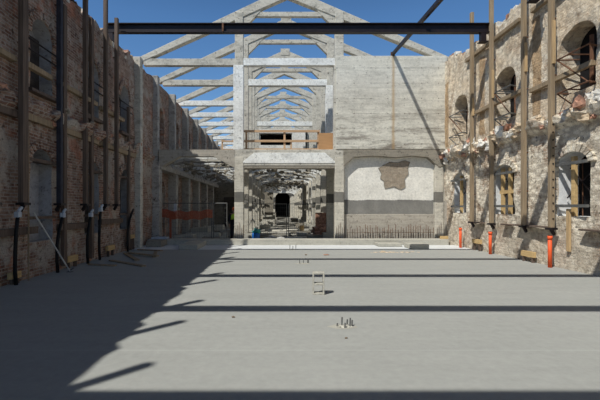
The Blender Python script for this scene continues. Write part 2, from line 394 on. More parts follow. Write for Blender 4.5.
# ---------------------------------------------------------------- facade walls of the right bay
wb = tag(mk('wall_back', 'conc_wall', lambda bm: box(bm, 2.74, 8.0, 18.93, 19.28, 4.44, 8.86), bevel=.02), kind='structure')
wl = tag(mk('wall_back_lower', 'plaster', lambda bm: box(bm, 3.1, 7.6, 19.2, 19.45, 1.3, 4.12)), kind='structure')
mk('plinth', 'conc_low', lambda bm: box(bm, 3.1, 7.6, 19.12, 19.44, -.15, 1.36), wl, bevel=.02)
mk('plinth', 'conc_low', lambda bm: box(bm, 7.84, 8.1, 18.7, 19.4, -.15, 2.0), wl, bevel=.02)
mk('jamb', 'conc', lambda bm: box(bm, 7.83, 8.1, 19.0, 19.4, -.15, 4.4), wl)
def f_patch(bm):
    pts = [(180, 118), (196, 108), (214, 99), (240, 101), (262, 94), (277, 99), (270, 118), (272, 136), (260, 150), (262, 176), (250, 183), (226, 174), (200, 180), (197, 158), (186, 150), (190, 136)]
    pr = []
    for px, py in pts:
        x = 320 + px / 3.08; y = 130 + py / 3.08
        pr.append(((x - 278) / 20.85, 1.7 + (207 - y) / 20.85))
    prism(bm, pr, 19.175, 19.21)
def f_rim(bm):
    pts = [(180, 118), (196, 108), (214, 99), (240, 101), (262, 94), (277, 99), (270, 118), (272, 136), (260, 150), (262, 176), (250, 183), (226, 174), (200, 180), (197, 158), (186, 150), (190, 136)]
    w_ = [Vector(((320 + a / 3.08 - 278) / 20.85, 19.18, 1.7 + (207 - 130 - b / 3.08) / 20.85)) for a, b in pts]
    for a, b in zip(w_, w_[1:] + w_[:1]): tube(bm, [a, (a + b) / 2 + Vector((rnd.uniform(-.02, .02), 0, rnd.uniform(-.02, .02))), b], .016, 5)
# brick mapped in the x-z plane for the facade patch
def mat_patch():
    s = NT('bared facade brick', .95); ax = s.axis()
    br = s.n('TexBrick'); s.link(s.comb(ax[0], ax[2]), br.inputs['Vector']); br.inputs['Scale'].default_value = 1
    br.inputs['Brick Width'].default_value = .22; br.inputs['Row Height'].default_value = .075; br.inputs['Mortar Size'].default_value = .01
    br.inputs['Color1'].default_value = (.34, .27, .20, 1); br.inputs['Color2'].default_value = (.42, .35, .27, 1); br.inputs['Mortar'].default_value = (.30, .26, .21, 1)
    f = s.noise(6, 6, .7); s.col(s.mix(.8, br.outputs[0], s.ramp(f, [(.3, (.5, .5, .5)), (.65, (1.2, 1.2, 1.2))]), 'MULTIPLY')); s.bump(f, .6, .03); return s.m
M['patch'] = mat_patch()
mk('bare_brick_patch', 'patch', f_patch, wl); mk('plaster_rim', 'conc_dark', f_rim, wl)

# ---------------------------------------------------------------- concrete frames: columns, floor beams, trusses
XCL, XCR = -1.85, 2.92
def column(side, k, y):
    x = XCL if side == 'left' else XCR; hw = .22
    if side == 'outer': x = 7.65; hw = .19
    t = thing('concrete_column', 'lower concrete column on the %s side of the nave, %s from the front' % (side, ORD[k]) if side != 'outer' else
              'short front concrete column beside the sunlit brick wall', 'column', (x, y, -.12), 0, 'ground floor columns')
    mk('shaft', 'column', lambda bm: box(bm, -hw, hw, -.2, .2, 0, 4.2), t, bevel=.03)
    if side != 'outer' and k: mk('footing', 'curb', lambda bm: box(bm, -.42, .42, -.5, .5, 0, .38, jit=.03), t, bevel=.02)
    if k == 0:
        for i in range(3 if side == 'outer' else 5):
            xx = -hw + .06 + i * .09
            mk('rebar', 'rust', lambda bm: tube(bm, [(xx, -.23, 0), (xx + .01, -.235, .85 + .12 * ((i * 7) % 3))], .008, 6), t)
    return t
for k, y in enumerate(FRY): column('left', k, y); column('right', k, y)
column('outer', 0, FY)

def haunched(bm, x0, x1, zt, zb, hx, hz, y0, y1, curved=True, left=True, right=True):
    """beam from x0 to x1, top zt, soffit zb, with haunches hx long and hz deep"""
    pts = [(x0, zt), (x0, zb - (hz if left else 0))]
    n = 6 if curved else 1
    if left:
        for k in range(1, n + 1):
            t = math.pi / 2 * k / n; pts.append((x0 + hx * (1 - math.cos(t)) if curved else x0 + hx, zb - hz * (1 - math.sin(t)) if curved else zb))
    if right:
        for k in range(n, 0, -1):
            t = math.pi / 2 * k / n; pts.append((x1 - hx * (1 - math.cos(t)) if curved else x1 - hx, zb - hz * (1 - math.sin(t)) if curved else zb))
    pts += [(x1, zb - (hz if right else 0)), (x1, zt)]
    prism(bm, pts, y0, y1)
for k, y in enumerate(FRY):
    t = thing('floor_beam', 'concrete floor beam across the hall at column height, %s from the front' % ORD[k], 'beam', (0, y, 4.0), 0, 'upper floor beams')
    if k == 0:
        mk('nave_beam', 'conc', lambda bm: prism(bm, [(XCL - .22, .43), (XCL - .22, .1), (XCL + .22, -.34), (XCR - .2, -.34), (XCR + .2, .1), (XCR + .2, .43)], -.18, .22), t, bevel=.02)
        def fp(bm):
            x0, x1 = XCL + .22, XCR - .2
            prism(bm, [(x0 - .02, -.22), (x0 - .02, -.13), (x0 + .5, .28), (x1 - .5, .28), (x1 - .02, -.13), (x1 - .02, -.22)], -.2, -.17)
        pn = mk('painted_face', 'white', fp, t); pn['label'] = 'white painted face'
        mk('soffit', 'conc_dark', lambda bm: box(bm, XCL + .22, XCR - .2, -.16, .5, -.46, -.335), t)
        mk('aisle_beam', 'conc_low', lambda bm: haunched(bm, XL + .3, XCL - .2, .42, .1, 1.0, .55, -.2, .2, False), t)
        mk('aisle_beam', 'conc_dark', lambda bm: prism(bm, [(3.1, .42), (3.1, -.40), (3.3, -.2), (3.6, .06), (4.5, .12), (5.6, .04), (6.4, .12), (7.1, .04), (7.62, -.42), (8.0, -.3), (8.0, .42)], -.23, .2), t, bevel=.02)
    else:
        mk('nave_beam', 'white' if k > 1 else 'conc', lambda bm: haunched(bm, XCL, XCR, .43, .02, 1.1, .75, -.16, .16), t)
        mk('aisle_beam', 'white', lambda bm: haunched(bm, XL - .2, XCL, .38, .06, .9, .5, -.14, .14), t)
        mk('aisle_beam', 'white', lambda bm: haunched(bm, XCR, XR + .1, .38, .06, .9, .5, -.14, .14), t)

for k, y in enumerate(FRY[:12]):
    for xa, xb, side in ((XL + .3, XCL - .25, 'left aisle'), (XCL + .25, XCR - .25, 'nave')):
        if k == 11 : continue
        t = thing('floor_remains', 'broken ribs of the removed floor over the %s, %s bay from the front' % (side, ORD[k]), 'floor remains', ((xa + xb) / 2, y + P / 2, 4.1), 0, 'broken floor ribs')
        hw = (xb - xa) / 2
        for q in range(3):
            yy = (q - 1) * .85 + rnd.uniform(-.1, .1)
            def f(bm):
                n = 22; rows = []
                for i in range(n + 1):
                    u = -hw + 2 * hw * i / n; e = abs(2 * i / n - 1)
                    z0 = -.02 - .55 * max(0, e - .55) ** 1.5 + .10 * noise.noise(Vector((u * 3, yy * 3 + k, q)))
                    z1 = z0 + .13 + .09 * noise.noise(Vector((u * 2.3, k * 3, 5 + q)))
                    d_ = .05 + .04 * noise.noise(Vector((u * 2, q, k)))
                    rows.append([bm.verts.new((u, yy - d_, z0)), bm.verts.new((u, yy + d_, z0)), bm.verts.new((u, yy + d_, z1)), bm.verts.new((u, yy - d_, z1))])
                for a, b in zip(rows, rows[1:]):
                    for c_ in range(4): bm.faces.new((a[c_], a[(c_ + 1) % 4], b[(c_ + 1) % 4], b[c_]))
                bm.faces.new(rows[0]); bm.faces.new(rows[-1][::-1])
            mk('rib', ('white', 'conc', 'conc_dark')[(q + k) % 3], f, t)
        def g(bm):
            for i in range(16): lump(bm, (rnd.uniform(-hw, hw), rnd.uniform(-1.2, 1.2), rnd.uniform(-.3, -.02)), rnd.uniform(.05, .16), (1.4, 1, .7), i + k, 1, .6)
            for i in range(10):
                u, v_ = rnd.uniform(-hw, hw), rnd.uniform(-1.2, 1.2); tube(bm, [(u, v_, .1), (u + rnd.uniform(-.2, .2), v_, -.2), (u + rnd.uniform(-.3, .3), v_ + .1, -rnd.uniform(.3, .7))], .012, 4)
        tag(mk('hanging_debris', 'conc_dark', g, t), kind='stuff')
tag(mk('wall_cross_aisle', 'conc_dark', lambda bm: box(bm, XL, XCL - .3, 37.2, 37.4, -.15, 4.0)), kind='structure')
tag(mk('wall_cross_nave', 'conc_dark', lambda bm: box(bm, XCL + .3, -.55, 46.3, 46.5, -.15, 3.4)), kind='structure')
XF0, XF1, XA = -6.6, 8.15, .45
for k, y in enumerate(FRY):
    zf, za, zt = (8.82, 12.17, 8.6) if k < 2 else (8.42, 11.65, 8.28)
    zf -= .0; zo = zt
    t = thing('roof_truss', 'bare concrete roof truss against the sky, %s from the open front' % ORD[k], 'roof truss', (0, y, zt), 0, 'concrete roof trusses')
    mL = (za - zf) / (XA - XF0); mR = (za - zf) / (XF1 - XA)
    zr = lambda x: (za - mL * (XA - x) if x < XA else za - mR * (x - XA)) - zo
    T = .5; mw = 'conc'
    def raf(x0, x1): return lambda bm: prism(bm, [(x0, zr(x0)), (x1, zr(x1)), (x1, zr(x1) - T), (x0, zr(x0) - T * (.55 if abs(x0 - XA) > 1 else 1))], -.16, .16)
    mk('rafter', mw, raf(XF0, XA), t, bevel=.02); mk('rafter', mw, raf(XF1, XA), t, bevel=.02)
    mk('ridge_block', mw, lambda bm: box(bm, XA - .28, XA + .28, -.18, .18, zr(XA) - .35, zr(XA) + .06), t)
    mk('collar', mw, lambda bm: box(bm, XCL + .6, XCR - .6, -.1, .1, 10.78 - zo - (.5 if k > 1 else 0), 11.0 - zo - (.5 if k > 1 else 0)), t, bevel=.01)
    th = .16
    mk('tie', 'conc' if k < 2 else 'white', lambda bm: box(bm, XF0 + .2, XCL, -.14, .14, -th, th), t, bevel=.015)
    if k: mk('tie', 'white', lambda bm: box(bm, XCR, XF1 - .1, -.14, .14, -th, th), t, bevel=.015)
    if k in (0, 1, 4, 8): 
        q = mk('nave_tie', 'white', lambda bm: box(bm, XCL + .2, XCR - .2, -.15, .15, -th - .01, th + .02), t, bevel=.015); q['label'] = 'white painted tie beam'
    for sx, xc in ((1, XCL), (-1, XCR)):
        zpost = 4.42 - zo
        mk('post', 'conc', lambda bm: box(bm, xc - .2, xc + .2, -.17, .17, (-.2 if (k < 2) else zpost), zr(xc) - .1), t, bevel=.02)
        if k < 2:
            pm = 'white' if (k == 1 and sx == -1) or (k == 0 and sx == 1) else 'conc'
            q = mk('lower_post', pm, lambda bm: box(bm, xc - .27, xc + (.21 if not (k == 1 and sx == -1) else .25), -.18, .18, zpost, -.16), t, bevel=.02)
            if pm == 'white': q['label'] = 'white painted lower post'
        x1 = xc + sx * 1.15
        mk('knee_brace', 'conc', lambda bm: prism(bm, [(xc + sx * .15, zr(xc) - .95), (xc + sx * .15, zr(xc) - .3), (x1, zr(x1) - .3), (x1, zr(x1) - .46)][::sx], -.12, .12), t)
        if k > 1:   # haunches below the tie on the aisle side
            mk('haunch', 'conc', lambda bm: prism(bm, [(xc - sx * .15, -th), (xc - sx * .15, -1.2), (xc - sx * .75, -th)][::sx], -.1, .1), t)

# upper room across the nave; roof and back added to keep its opening dark
Y6 = FRY[6] - .6
def f_room(bm):
    x0, x1, z0, z1 = -2.5, XCR - .25, 4.45, 8.85
    ox0, ox1, oz0, oz1 = -2.25, 1.3, 7.5, 8.62
    box(bm, x0, ox0, Y6, Y6 + .2, z0, z1); box(bm, ox1, x1, Y6, Y6 + .2, z0, z1)
    box(bm, ox0, ox1, Y6, Y6 + .2, z0, oz0); box(bm, ox0, ox1, Y6, Y6 + .2, oz1, z1)
    box(bm, x0, x1, Y6 + 5, Y6 + 5.2, z0, z1); box(bm, x0, x0 + .1, Y6, Y6 + 5.2, z0, z1); box(bm, x1 - .1, x1, Y6, Y6 + 5.2, z0, z1)
    box(bm, x0, x1, Y6, Y6 + 5.2, z1, z1 + .15)
rm = tag(mk('partition_room', 'limewash', f_room), 'white walled room across the upper nave with a wide dark opening', 'room')
def f_shade_sheet(bm): box(bm, -2.38, 2.5, Y6 + 2.0, Y6 + 2.05, 4.5, 8.8)
mk('shade_sheet', 'black', f_shade_sheet, rm)  # black sheet standing in for the shade inside the room
# upper floor slab of the nave's first bay
tag(mk('floor_upper', 'conc', lambda bm: box(bm, XCL - .1, XCR + .1, FY + .2, FY + P - .16, 4.28, 4.41)), kind='structure')
# infill walls between the rear right columns
for k in range(4, 12):
    y0, y1 = FRY[k] + .2, FRY[k + 1] - .2
    def fw(bm):
        prismx = [(y0, -.15), (y0 + .5, -.15), (y0 + .5, 2.4), (y1 - .5, 2.4), (y1 - .5, -.15), (y1, -.15), (y1, 4.3), (y0, 4.3)]
        a = [bm.verts.new((XCR - .08, p, q)) for p, q in prismx]; b = [bm.verts.new((XCR + .08, p, q)) for p, q in prismx]
        bm.faces.new(a); bm.faces.new(b[::-1]); n = len(a)
        for i in range(n): bm.faces.new((a[i], b[i], b[(i + 1) % n], a[(i + 1) % n]))
    tag(mk('wall_nave_right', 'plaster', fw), kind='structure')

# ---------------------------------------------------------------- kerb and cross pieces
tag(mk('concrete_kerb', 'curb', lambda bm: box(bm, XL + .1, 7.65, 17.9, 18.65, -.1, .24), bevel=.02), 'low grey cast concrete kerb running across the hall before the columns', 'kerb')
tag(mk('kerb_block', 'curb', lambda bm: prism_b(bm, -4.0, -3.25, 15.6, 17.88, .22)) if False else mk('kerb_block', 'curb', lambda bm: box(bm, -3.95, -3.2, 15.9, 17.88, .0, .2), bevel=.02),
    'concrete block jutting from the kerb towards the slab, in the shade', 'concrete block')
tag(mk('kerb_block', 'curb', lambda bm: box(bm, 5.35, 6.05, 16.0, 17.0, .0, .2), bevel=.02), 'pale concrete block on the white strip at the right, in sunlight', 'concrete block')
def f_mat(bm):
    box(bm, 4.3, 5.3, 17.1, 17.88, .0, .14)
tag(mk('concrete_step', 'curb', f_mat, bevel=.02), 'low flat concrete step against the kerb left of the sunlit block', 'concrete step')
tag(mk('concrete_step', 'conc_dark', lambda bm: box(bm, -5.6, -4.95, 16.95, 17.88, .0, .26), bevel=.02), 'dark concrete step in the corner under the left wall pilaster', 'concrete step')
tag(mk('white_sheet', 'whiteplas', lambda bm: box(bm, -5.75, -5.05, 18.1, 18.6, .24, .33), bevel=.02), 'flat white sheet lying on the kerb by the left wall', 'sheet')

# ---------------------------------------------------------------- steel I beams
def ibeam(bm, x0, x1, h=.34, w=.2, tf=.03, tw=.02):
    box(bm, x0, x1, -w / 2, w / 2, h - tf, h); box(bm, x0, x1, -w / 2, w / 2, 0, tf); box(bm, x0, x1, -tw / 2, tw / 2, tf, h - tf)
BY = [14.5, 11.6, 8.55, 5.4, 2.2, -.98]
BL = ['dark steel I-beam crossing the sky between the two brick walls'] + ['dark steel I-beam overhead casting the %s shadow line across the slab' % s for s in ('farthest full', 'second farthest', 'third farthest', 'second nearest', 'nearest')]
for i, y in enumerate(BY):
    t = thing('steel_beam', BL[i], 'steel beam', (0, y, 8.0), 0, 'steel cross beams')
    mk('beam', 'steel', lambda bm: ibeam(bm, -6.25, 7.66), t)
    mk('stiffener', 'rust', lambda bm: box(bm, -2.02, -1.96, -.11, .11, .02, .32), t)
    for x in (-6.05, 7.42): mk('bracket', 'steel', lambda bm: (box(bm, x - .09, x + .09, -.09, .09, -.32, .02), box(bm, x - .14, x + .14, -.12, .12, -.34, -.31)), t)
t = thing('steel_strut', 'dark steel strut running from the concrete wall top towards the upper right', 'strut', (5.45, 18.98, 8.96))
d = Vector((-.04, -1, -.10))
mk('strut_bar', 'steel', lambda bm: bar(bm, (0, 0, 0), d * 7.2, .11, .14), t)
mk('end_plate', 'rust', lambda bm: box(bm, -.1, .1, .0, .02, -.08, .1), t)

# ---------------------------------------------------------------- posts on the walls
def wall_post(side, y, z0, z1, m, label, wx=.12, wy=.13, boards=()):
    x = (XR - .22) if side > 0 else (XL + .22)
    t = thing('shoring_post', label, 'post', (x, y, z0), 0, 'upright posts on the %s wall' % ('right' if side > 0 else 'left'))
    mk('upright', m, lambda bm: box(bm, -wx / 2, wx / 2, -wy / 2, wy / 2, 0, z1 - z0), t, bevel=.008)
    for (a, b) in boards:
        q = mk('splice_board', 'woodv' if side > 0 else 'postdark', lambda bm: box(bm, -.03, .05, -wy / 2 - .05, -wy / 2, a - z0, b - z0), t, bevel=.004); q['label'] = 'fresh yellow splice board' if side > 0 else 'splice board'
    for z in ([2.2, 3.4, 5.4, 7.0] if z1 > 6 else [2.0]):
        if z0 < z < z1: mk('wall_tie', 'rust', lambda bm: bar(bm, (.06 * side, 0, z - z0), (.13 * side, 0, z - z0), .04, .04), t)
    if z0 > .9:
        mk('foot_bracket', 'steel', lambda bm: (box(bm, -.1, .1, -.12, .12, -.06, 0), bar(bm, (0, 0, -.05), (.1 * side, .03, -.2), .06, .08)), t)
    return t
RP = [(15.85, 1.12, 9.4, 'farthest, sawn off above the wall top', [(5.3, 6.0)]),
      (14.4, 1.12, 9.6, 'rising past the steel beam end', [(5.6, 6.6)]),
      (12.5, 1.12, 9.4, 'between nearest and middle windows', [(5.9, 6.8)]),
      (11.24, 1.12, 9.4, 'pierced by a line of holes', [(5.7, 6.9)]),
      (9.3, 1.12, 9.3, 'first beyond the right edge', []), (8.0, 1.12, 9.3, 'second beyond the right edge', [])]
for y, z0, z1, l, b in RP:
    t = wall_post(1, y, z0, z1, 'post', 'brown timber post on the right wall, ' + l, boards=b)
    if y == 11.24:
        for i in range(14): mk('bolt_hole', 'black', lambda bm: tube(bm, [(0, -.082, .25 + i * .22), (0, -.07, .25 + i * .22)], .022, 8), t)
LP = [(-.35, 8.5), (1.3, 8.45), (2.6, 8.5), (4.7, 8.4), (5.7, 8.4), (7.9, 8.4), (9.0, 8.3), (10.5, 8.3), (11.9, 8.2), (13.3, 8.9), (14.2, 8.4)]
ll = ['behind the camera', 'just before the camera', 'second before the camera', 'third before the camera', 'fourth before the camera', 'just outside the left edge',
      'widest and nearest, beside the nearest window', 'dark blue painted, second from the left edge', 'before the second window', 'touching the steel beam end', 'short, just beyond the steel beam']
for (y, z1), l in zip(LP, ll):
    wall_post(-1, y, 1.8, z1, 'postblue' if y == 10.5 else 'postdark', 'dark timber post on the left wall, ' + l, wx=.12, wy=.2 if y == 9.0 else .12)
for y, z1, l in ((10.9, 7.2, 'right beside the blue post'), (15.6, 5.6, 'low, by the grey pilaster'), (12.5, 7.6, 'between the third and fourth tall posts')):
    x = XL + .12
    tag(mk('wall_batten', 'postdark', lambda bm: box(bm, x - .05, x + .05, y - .08, y + .08, .1, z1), bevel=.01), 'narrow dark batten on the shaded left wall, ' + l, 'batten')

# walers
def waler(side, y0, y1, z, m, label, h=.13, d=.12, off=.1):
    x = XR - off if side > 0 else XL + off
    bm = bmesh.new(); box(bm, min(x, x - side * d), max(x, x - side * d), y0, y1, z - h / 2, z + h / 2, jit=.012)
    return tag(obj('wall_rail', bm, m, bevel=.008), label, 'timber rail', 'timber rails fixed to the walls')
waler(1, 12.7, 15.75, 5.42, 'post', 'brown timber rail on the upper right wall between the two middle windows', off=.03)
waler(1, 9.9, 12.35, 5.28, 'post', 'brown timber rail on the upper right wall at the nearest window', off=.03)
waler(1, 12.9, 16.6, 7.75, 'post', 'brown timber rail just under the top of the right wall by the steel beam end', off=.03)
waler(1, 9.2, 12.3, 7.72, 'post', 'brown timber rail just under the top of the right wall near the frame edge', off=.03)
waler(1, 11.35, 13.0, 1.12, 'postdark', 'shelf board low on the right wall between the two nearest posts', .05, .2, .02)
waler(1, 7.0, 10.25, 1.12, 'postdark', 'shelf board low on the right wall under the nearest window', .05, .2, .02)
waler(1, 15.2, 16.2, 1.1, 'postdark', 'shelf board low on the right wall beyond the steel beam post', .05, .2, .02)
waler(1, 13.3, 13.85, 1.1, 'postdark', 'short shelf board low on the right wall under the middle window', .05, .2, .02)
for y0, y1, l in ((6, 8.9, 'at the left edge of the view'), (9.15, 10.35, 'beside the nearest window'), (10.7, 12.95, 'between the blue post and the beam end post'), (13.2, 15.2, 'beyond the beam end post')):
    waler(-1, y0, y1, 5.0 + rnd.uniform(-.04, .04), 'post', 'timber rail on the upper left wall, ' + l, off=.02)
for y0, y1, l in ((5, 9.0, 'at the left edge of the view'), (9.2, 10.4, 'below the nearest window'), (10.65, 13.0, 'in the middle of the wall'), (13.2, 16.4, 'up to the grey pilaster')):
    waler(-1, y0, y1, 3.78 + rnd.uniform(-.05, .05), 'postdark' if y0 == 5 else 'post', 'timber rail halfway up the left wall, ' + l, off=.02, h=.15)
waler(-1, 5, 9.7, 1.15, 'postdark', 'dark timber rail low on the left wall at the left edge of the view', h=.16, off=.02)
waler(-1, 10.7, 12.4, 1.15, 'postdark', 'dark timber rail low on the left wall beyond the grey window panel', h=.16, off=.02)
waler(-1, 13.2, 15.0, 1.2, 'postdark', 'dark timber rail low on the left wall by the second window', h=.16, off=.02)

# broken floor edge on both walls
def rubble(side, y0, y1, z, m, name, mats, n, label=None):
    x0 = XR if side > 0 else XL
    bm = bmesh.new(); ny = int((y1 - y0) / .12); prof = [(.04, .2), (-.10, .17), (-.2, .05), (-.17, -.1), (-.07, -.2), (.04, -.26)]
    rows = []
    for i in range(ny + 1):
        y = y0 + (y1 - y0) * i / ny; r = []
        for q, (a, b) in enumerate(prof):
            n_ = noise.noise(Vector((y * 1.7, q * .6, 2))) * .22 + noise.noise(Vector((y * 5, q * 1.3, 8))) * .12
            r.append(bm.verts.new((x0 + side * (a - max(-.12, n_) * (q > 0 and q < 5)), y, z + b + n_ * .8)))
        rows.append(r)
    for a, b in zip(rows, rows[1:]):
        for q in range(5): bm.faces.new((a[q], a[q + 1], b[q + 1], b[q]))
        bm.faces.new((a[5], a[0], b[0], b[5]))
    o = tag(obj(name, bm, m), kind='structure')
    for i in range(n):
        y = y0 + (y1 - y0) * (i + rnd.random()) / n; mm = mats[i % len(mats)]
        mk({'lump_w': 'plaster_lump', 'lump_o': 'mortar_lump', 'redbrick': 'brick_lump'}.get(mm, 'stone_lump'), mm,
           lambda bm: lump(bm, (x0 - side * rnd.uniform(.08, .22), y, z + rnd.uniform(-.28, .3)), rnd.uniform(.07, .19 if side > 0 else .11), (.6, 1.3, .85), i, 2, .6), o)
rubble(1, 6, 18.9, 4.12, 'brick_r', 'trim_1', ['lump_w', 'lump_o', 'redbrick', 'lump_o', 'lump_w', 'lump_w', 'redbrick'], 70)
rubble(-1, 6, 18.8, 4.05, 'brick_l', 'trim_2', ['redbrick', 'conc_dark'], 24)
# loose bricks standing on the wall tops
for side, n in ((1, 26), (-1, 22)):
    par = wall_right if side > 0 else wall_left
    for i in range(n):
        y = 9.5 + i * .36 + rnd.uniform(-.1, .1); z = (top_r(y) if side > 0 else top_l(y) - .03); x = (XR + .12) if side > 0 else XL - .12
        mk('coping_brick', ('redbrick', 'lump_o', 'lump_w')[i % 3], lambda bm: box(bm, x - .12, x + .12, y - .1, y + .1, z - .08, z + rnd.uniform(.02, .1), jit=.02), par)

# ---------------------------------------------------------------- windows on the right wall
def rwindow(i, y, upper=False, n_props=1):
    if not upper:
        t = tag(thing('window_%d' % i, None, None, (XR + .6, y, 1.45)), kind='structure')
        mk('board', 'black', lambda bm: box(bm, -.02, .03, -.62, .62, -.05, 1.78), t)  # black sheet added for the dark beyond the opening
        for yy in (-.3, 0, .3): mk('grille_bar', 'rust', lambda bm: tube(bm, [(-.12, yy, 0), (-.12, yy, 1.6)], .014, 6), t)
        t2 = thing('window_prop', 'timber and steel window prop in the %s lower arched window of the right wall' % ('nearest', 'middle', 'farthest', 'off-frame')[i - 1], 'window prop', (XR + .12, y, 1.45), 0, 'window props')
        pys = (.12,) if i != 2 else (-.15, .3)
        for py in pys: mk('timber_upright', 'wood', lambda bm: box(bm, -.05, .05, py - .06, py + .06, -.02, 1.62), t2, bevel=.006)
        if i == 2: mk('timber_upright', 'wood', lambda bm: box(bm, -.04, .04, -.4, .45, .72, .84), t2)
        for z in (.28, 1.42):
            mk('clamp_bar', 'greysteel', lambda bm: (bar(bm, (-.2, -.58, z), (-.2, .66, z), .1, .08), bar(bm, (-.2, .5, z), (.1, .45, z), .03, .03), bar(bm, (-.2, -.4, z), (.1, -.4, z), .03, .03)), t2)
        for s in (1, -1): mk('cross_brace', 'steel', lambda bm: bar(bm, (.08, .5 * s, .5), (.16, -.5 * s, 1.35), .025, .025), t2)
        if i == 1: mk('lower_leg', 'woodv', lambda bm: box(bm, -.2, -.14, .05, .16, -.95, .2), t2)
    else:
        t2 = thing('window_bracket', 'rusty steel bracket across the %s upper arched window of the right wall' % ('nearest', 'middle', 'farthest')[i], 'window bracket', (XR + .0, y, 5.3), 0, 'window brackets')
        ye = (.42, .25, .6)[i]
        bw = tag(thing('window_%d' % (i + 20), None, None, (XR + .56, y, 4.75)), kind='structure')
        mk('board', 'black', lambda bm: box(bm, -.02, .03, -.68, .68, 0, (.95 if i == 0 else 1.85)), bw)  # black sheet standing in for shadow in the upper opening
        if i == 0: mk('board', 'black', lambda bm: box(bm, -.02, .03, -.05, .68, .95, 1.85), bw)  # second black piece, also in place of shadow
        for z in (-.5, .42):
            mk('bracket_bar', 'rust' if i == 0 else 'greysteel', lambda bm: (tube(bm, [(-.25, -.75, z), (-.25, ye, z)], .022, 8), tube(bm, [(-.25, ye, z), (.3, ye - .1, z - .02)], .02, 8), tube(bm, [(-.25, -.7, z), (.3, -.5, z)], .025, 8), tube(bm, [(-.25, ye, z), (.0, ye - .3, z - .4)], .018, 8), tube(bm, [(-.25, .0, z), (.3, .0, z)], .02, 8)), t2)
        mk('diagonal', 'rust', lambda bm: tube(bm, [(-.25, ye, .42), (-.22, -.65, -.5)], .018, 8), t2)
        mk('back_post', 'rust', lambda bm: tube(bm, [(.3, -.1, -.5), (.3, -.1, .9)], .05, 8), t2)
for i, y in enumerate(RW): rwindow(i + 1, y)
for i, y in enumerate((10.55, 13.9, 17.3)): rwindow(i, y, True)
# arch rims (part of the wall)
def arch_rim(x, side, yc, wd, zs, rise, m, par):
    def f(bm):
        n = 12
        for k in range(n):
            t0, t1 = math.pi * k / n + .03, math.pi * (k + 1) / n - .03
            P_ = lambda t, e: (yc + (wd / 2 + e) * math.cos(t), zs + (rise + e) * math.sin(t))
            q = [P_(t0, 0), P_(t1, 0), P_(t1, .2), P_(t0, .2)]
            xo = x - side * (.045 + rnd.uniform(0, .03)); xi = x + side * .1
            a = [bm.verts.new((xo, *p)) for p in q]; b = [bm.verts.new((xi, *p)) for p in q]
            bm.faces.new(a); bm.faces.new(b[::-1])
            for i in range(4): bm.faces.new((a[i], b[i], b[(i + 1) % 4], a[(i + 1) % 4]))
    mk('brick_arch', m, f, par)
for (yc, wd, z0, zs, r) in [q for q in rwins if q[2] < 4]: arch_rim(XR, 1, yc, wd, zs, r, 'brick_r', wall_right)
for (yc, wd, z0, zs, r) in lwins: arch_rim(XL, -1, yc, wd, zs, r, 'brick_l', wall_left)
# left windows: boards and sills
for i, y in enumerate(LW[1:]):
    t = tag(thing('window_%d' % (i + 5), None, None, (XL - .36, y, .85)), kind='structure')
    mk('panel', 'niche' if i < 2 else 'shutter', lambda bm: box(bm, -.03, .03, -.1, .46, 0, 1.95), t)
    mk('shutter', 'shutter', lambda bm: box(bm, .0, .05, -.46, -.1, 0, 1.9), t)
    mk('lintel_bar', 'postdark', lambda bm: box(bm, .2, .44, -.62, .6, 1.95, 2.03), t)
    mk('cross_bar', 'postdark', lambda bm: box(bm, .3, .42, -.55, .55, .55, .62), t)
    t = tag(thing('window_%d' % (i + 9), None, None, (XL - .36, y, 4.55)), kind='structure')
    mk('shutter', 'shutter', lambda bm: box(bm, -.03, .03, -.47, .47, 0, 1.5), t)
    mk('sill', 'postdark', lambda bm: box(bm, .1, .52, -.6, .6, -.1, 0, jit=.02), t)
    for z in (.9, 1.15): mk('cross_bar', 'steel', lambda bm: tube(bm, [(.42, -.6, z), (.42, .7, z)], .022, 8), t)

# ---------------------------------------------------------------- orange pipes, black hoses
for y, z, l in ((11.24, .88, 'nearest'), (14.4, .80, 'middle'), (16.75, .82, 'farthest')):
    t = thing('orange_pipe', 'orange plastic pipe standing on the slab against the right wall, %s of three' % l, 'pipe', (XR - .26, y, 0), 0, 'orange pipes')
    mk('pipe_body', 'orange', lambda bm: tube(bm, [(0, 0, 0), (0, 0, z)], .052, 14), t, smooth=True)
    mk('socket', 'orange', lambda bm: tube(bm, [(0, 0, z - .09), (0, 0, z + .01)], .064, 14), t, smooth=True)
    mk('feed_pipe', 'steel', lambda bm: tube(bm, [(0, 0, z - .02), (0, 0, z + .03)], .04, 8), t)
HS = [(8.7, 8.85, 1.50), (10.35, 10.7, 1.45), (12.0, 12.3, 1.42), (12.8, 12.98, 1.58), (15.2, 15.9, 1.60)]
for i, (ya, yb, z) in enumerate(HS):
    t = thing('black_hose', 'black rubber hose curving down the left wall, %s from the left edge' % ORD[i], 'hose', (XL + .12, ya, 0), 0, 'black drain hoses')
    dy = yb - ya
    pts = [(.12, .02, 0), (.11, .0, .3), (.1, .02, .7), (.1, dy * .35, z * .75), (.08, dy * .8, z * .93), (.08, dy, z)]
    q = mk('hose', 'rubber', lambda bm: tube(bm, pts, .042, 10), t, smooth=True)
    if i < 4: mk('connector', 'whiteplas', lambda bm: (box(bm, .02, .13, dy - .06, dy + .06, z - .03, z + .1), tube(bm, [(.08, dy, z + .1), (.1, dy + .1, z + .2)], .04, 8)), t, bevel=.02)
t = thing('leaning_prop', 'pale metal prop leaning from the slab against the left wall', 'prop', (-5.44, 10.3, 0))
mk('rod', 'bag', lambda bm: tube(bm, [(0, 0.16, .02), (-.30, -.90, 1.57)], .018, 8), t); mk('foot', 'greysteel', lambda bm: (box(bm, -.06, .06, .1, .22, 0, .02), tube(bm, [(-.04, .14, .02), (.08, .2, .1)], .02, 6)), t)
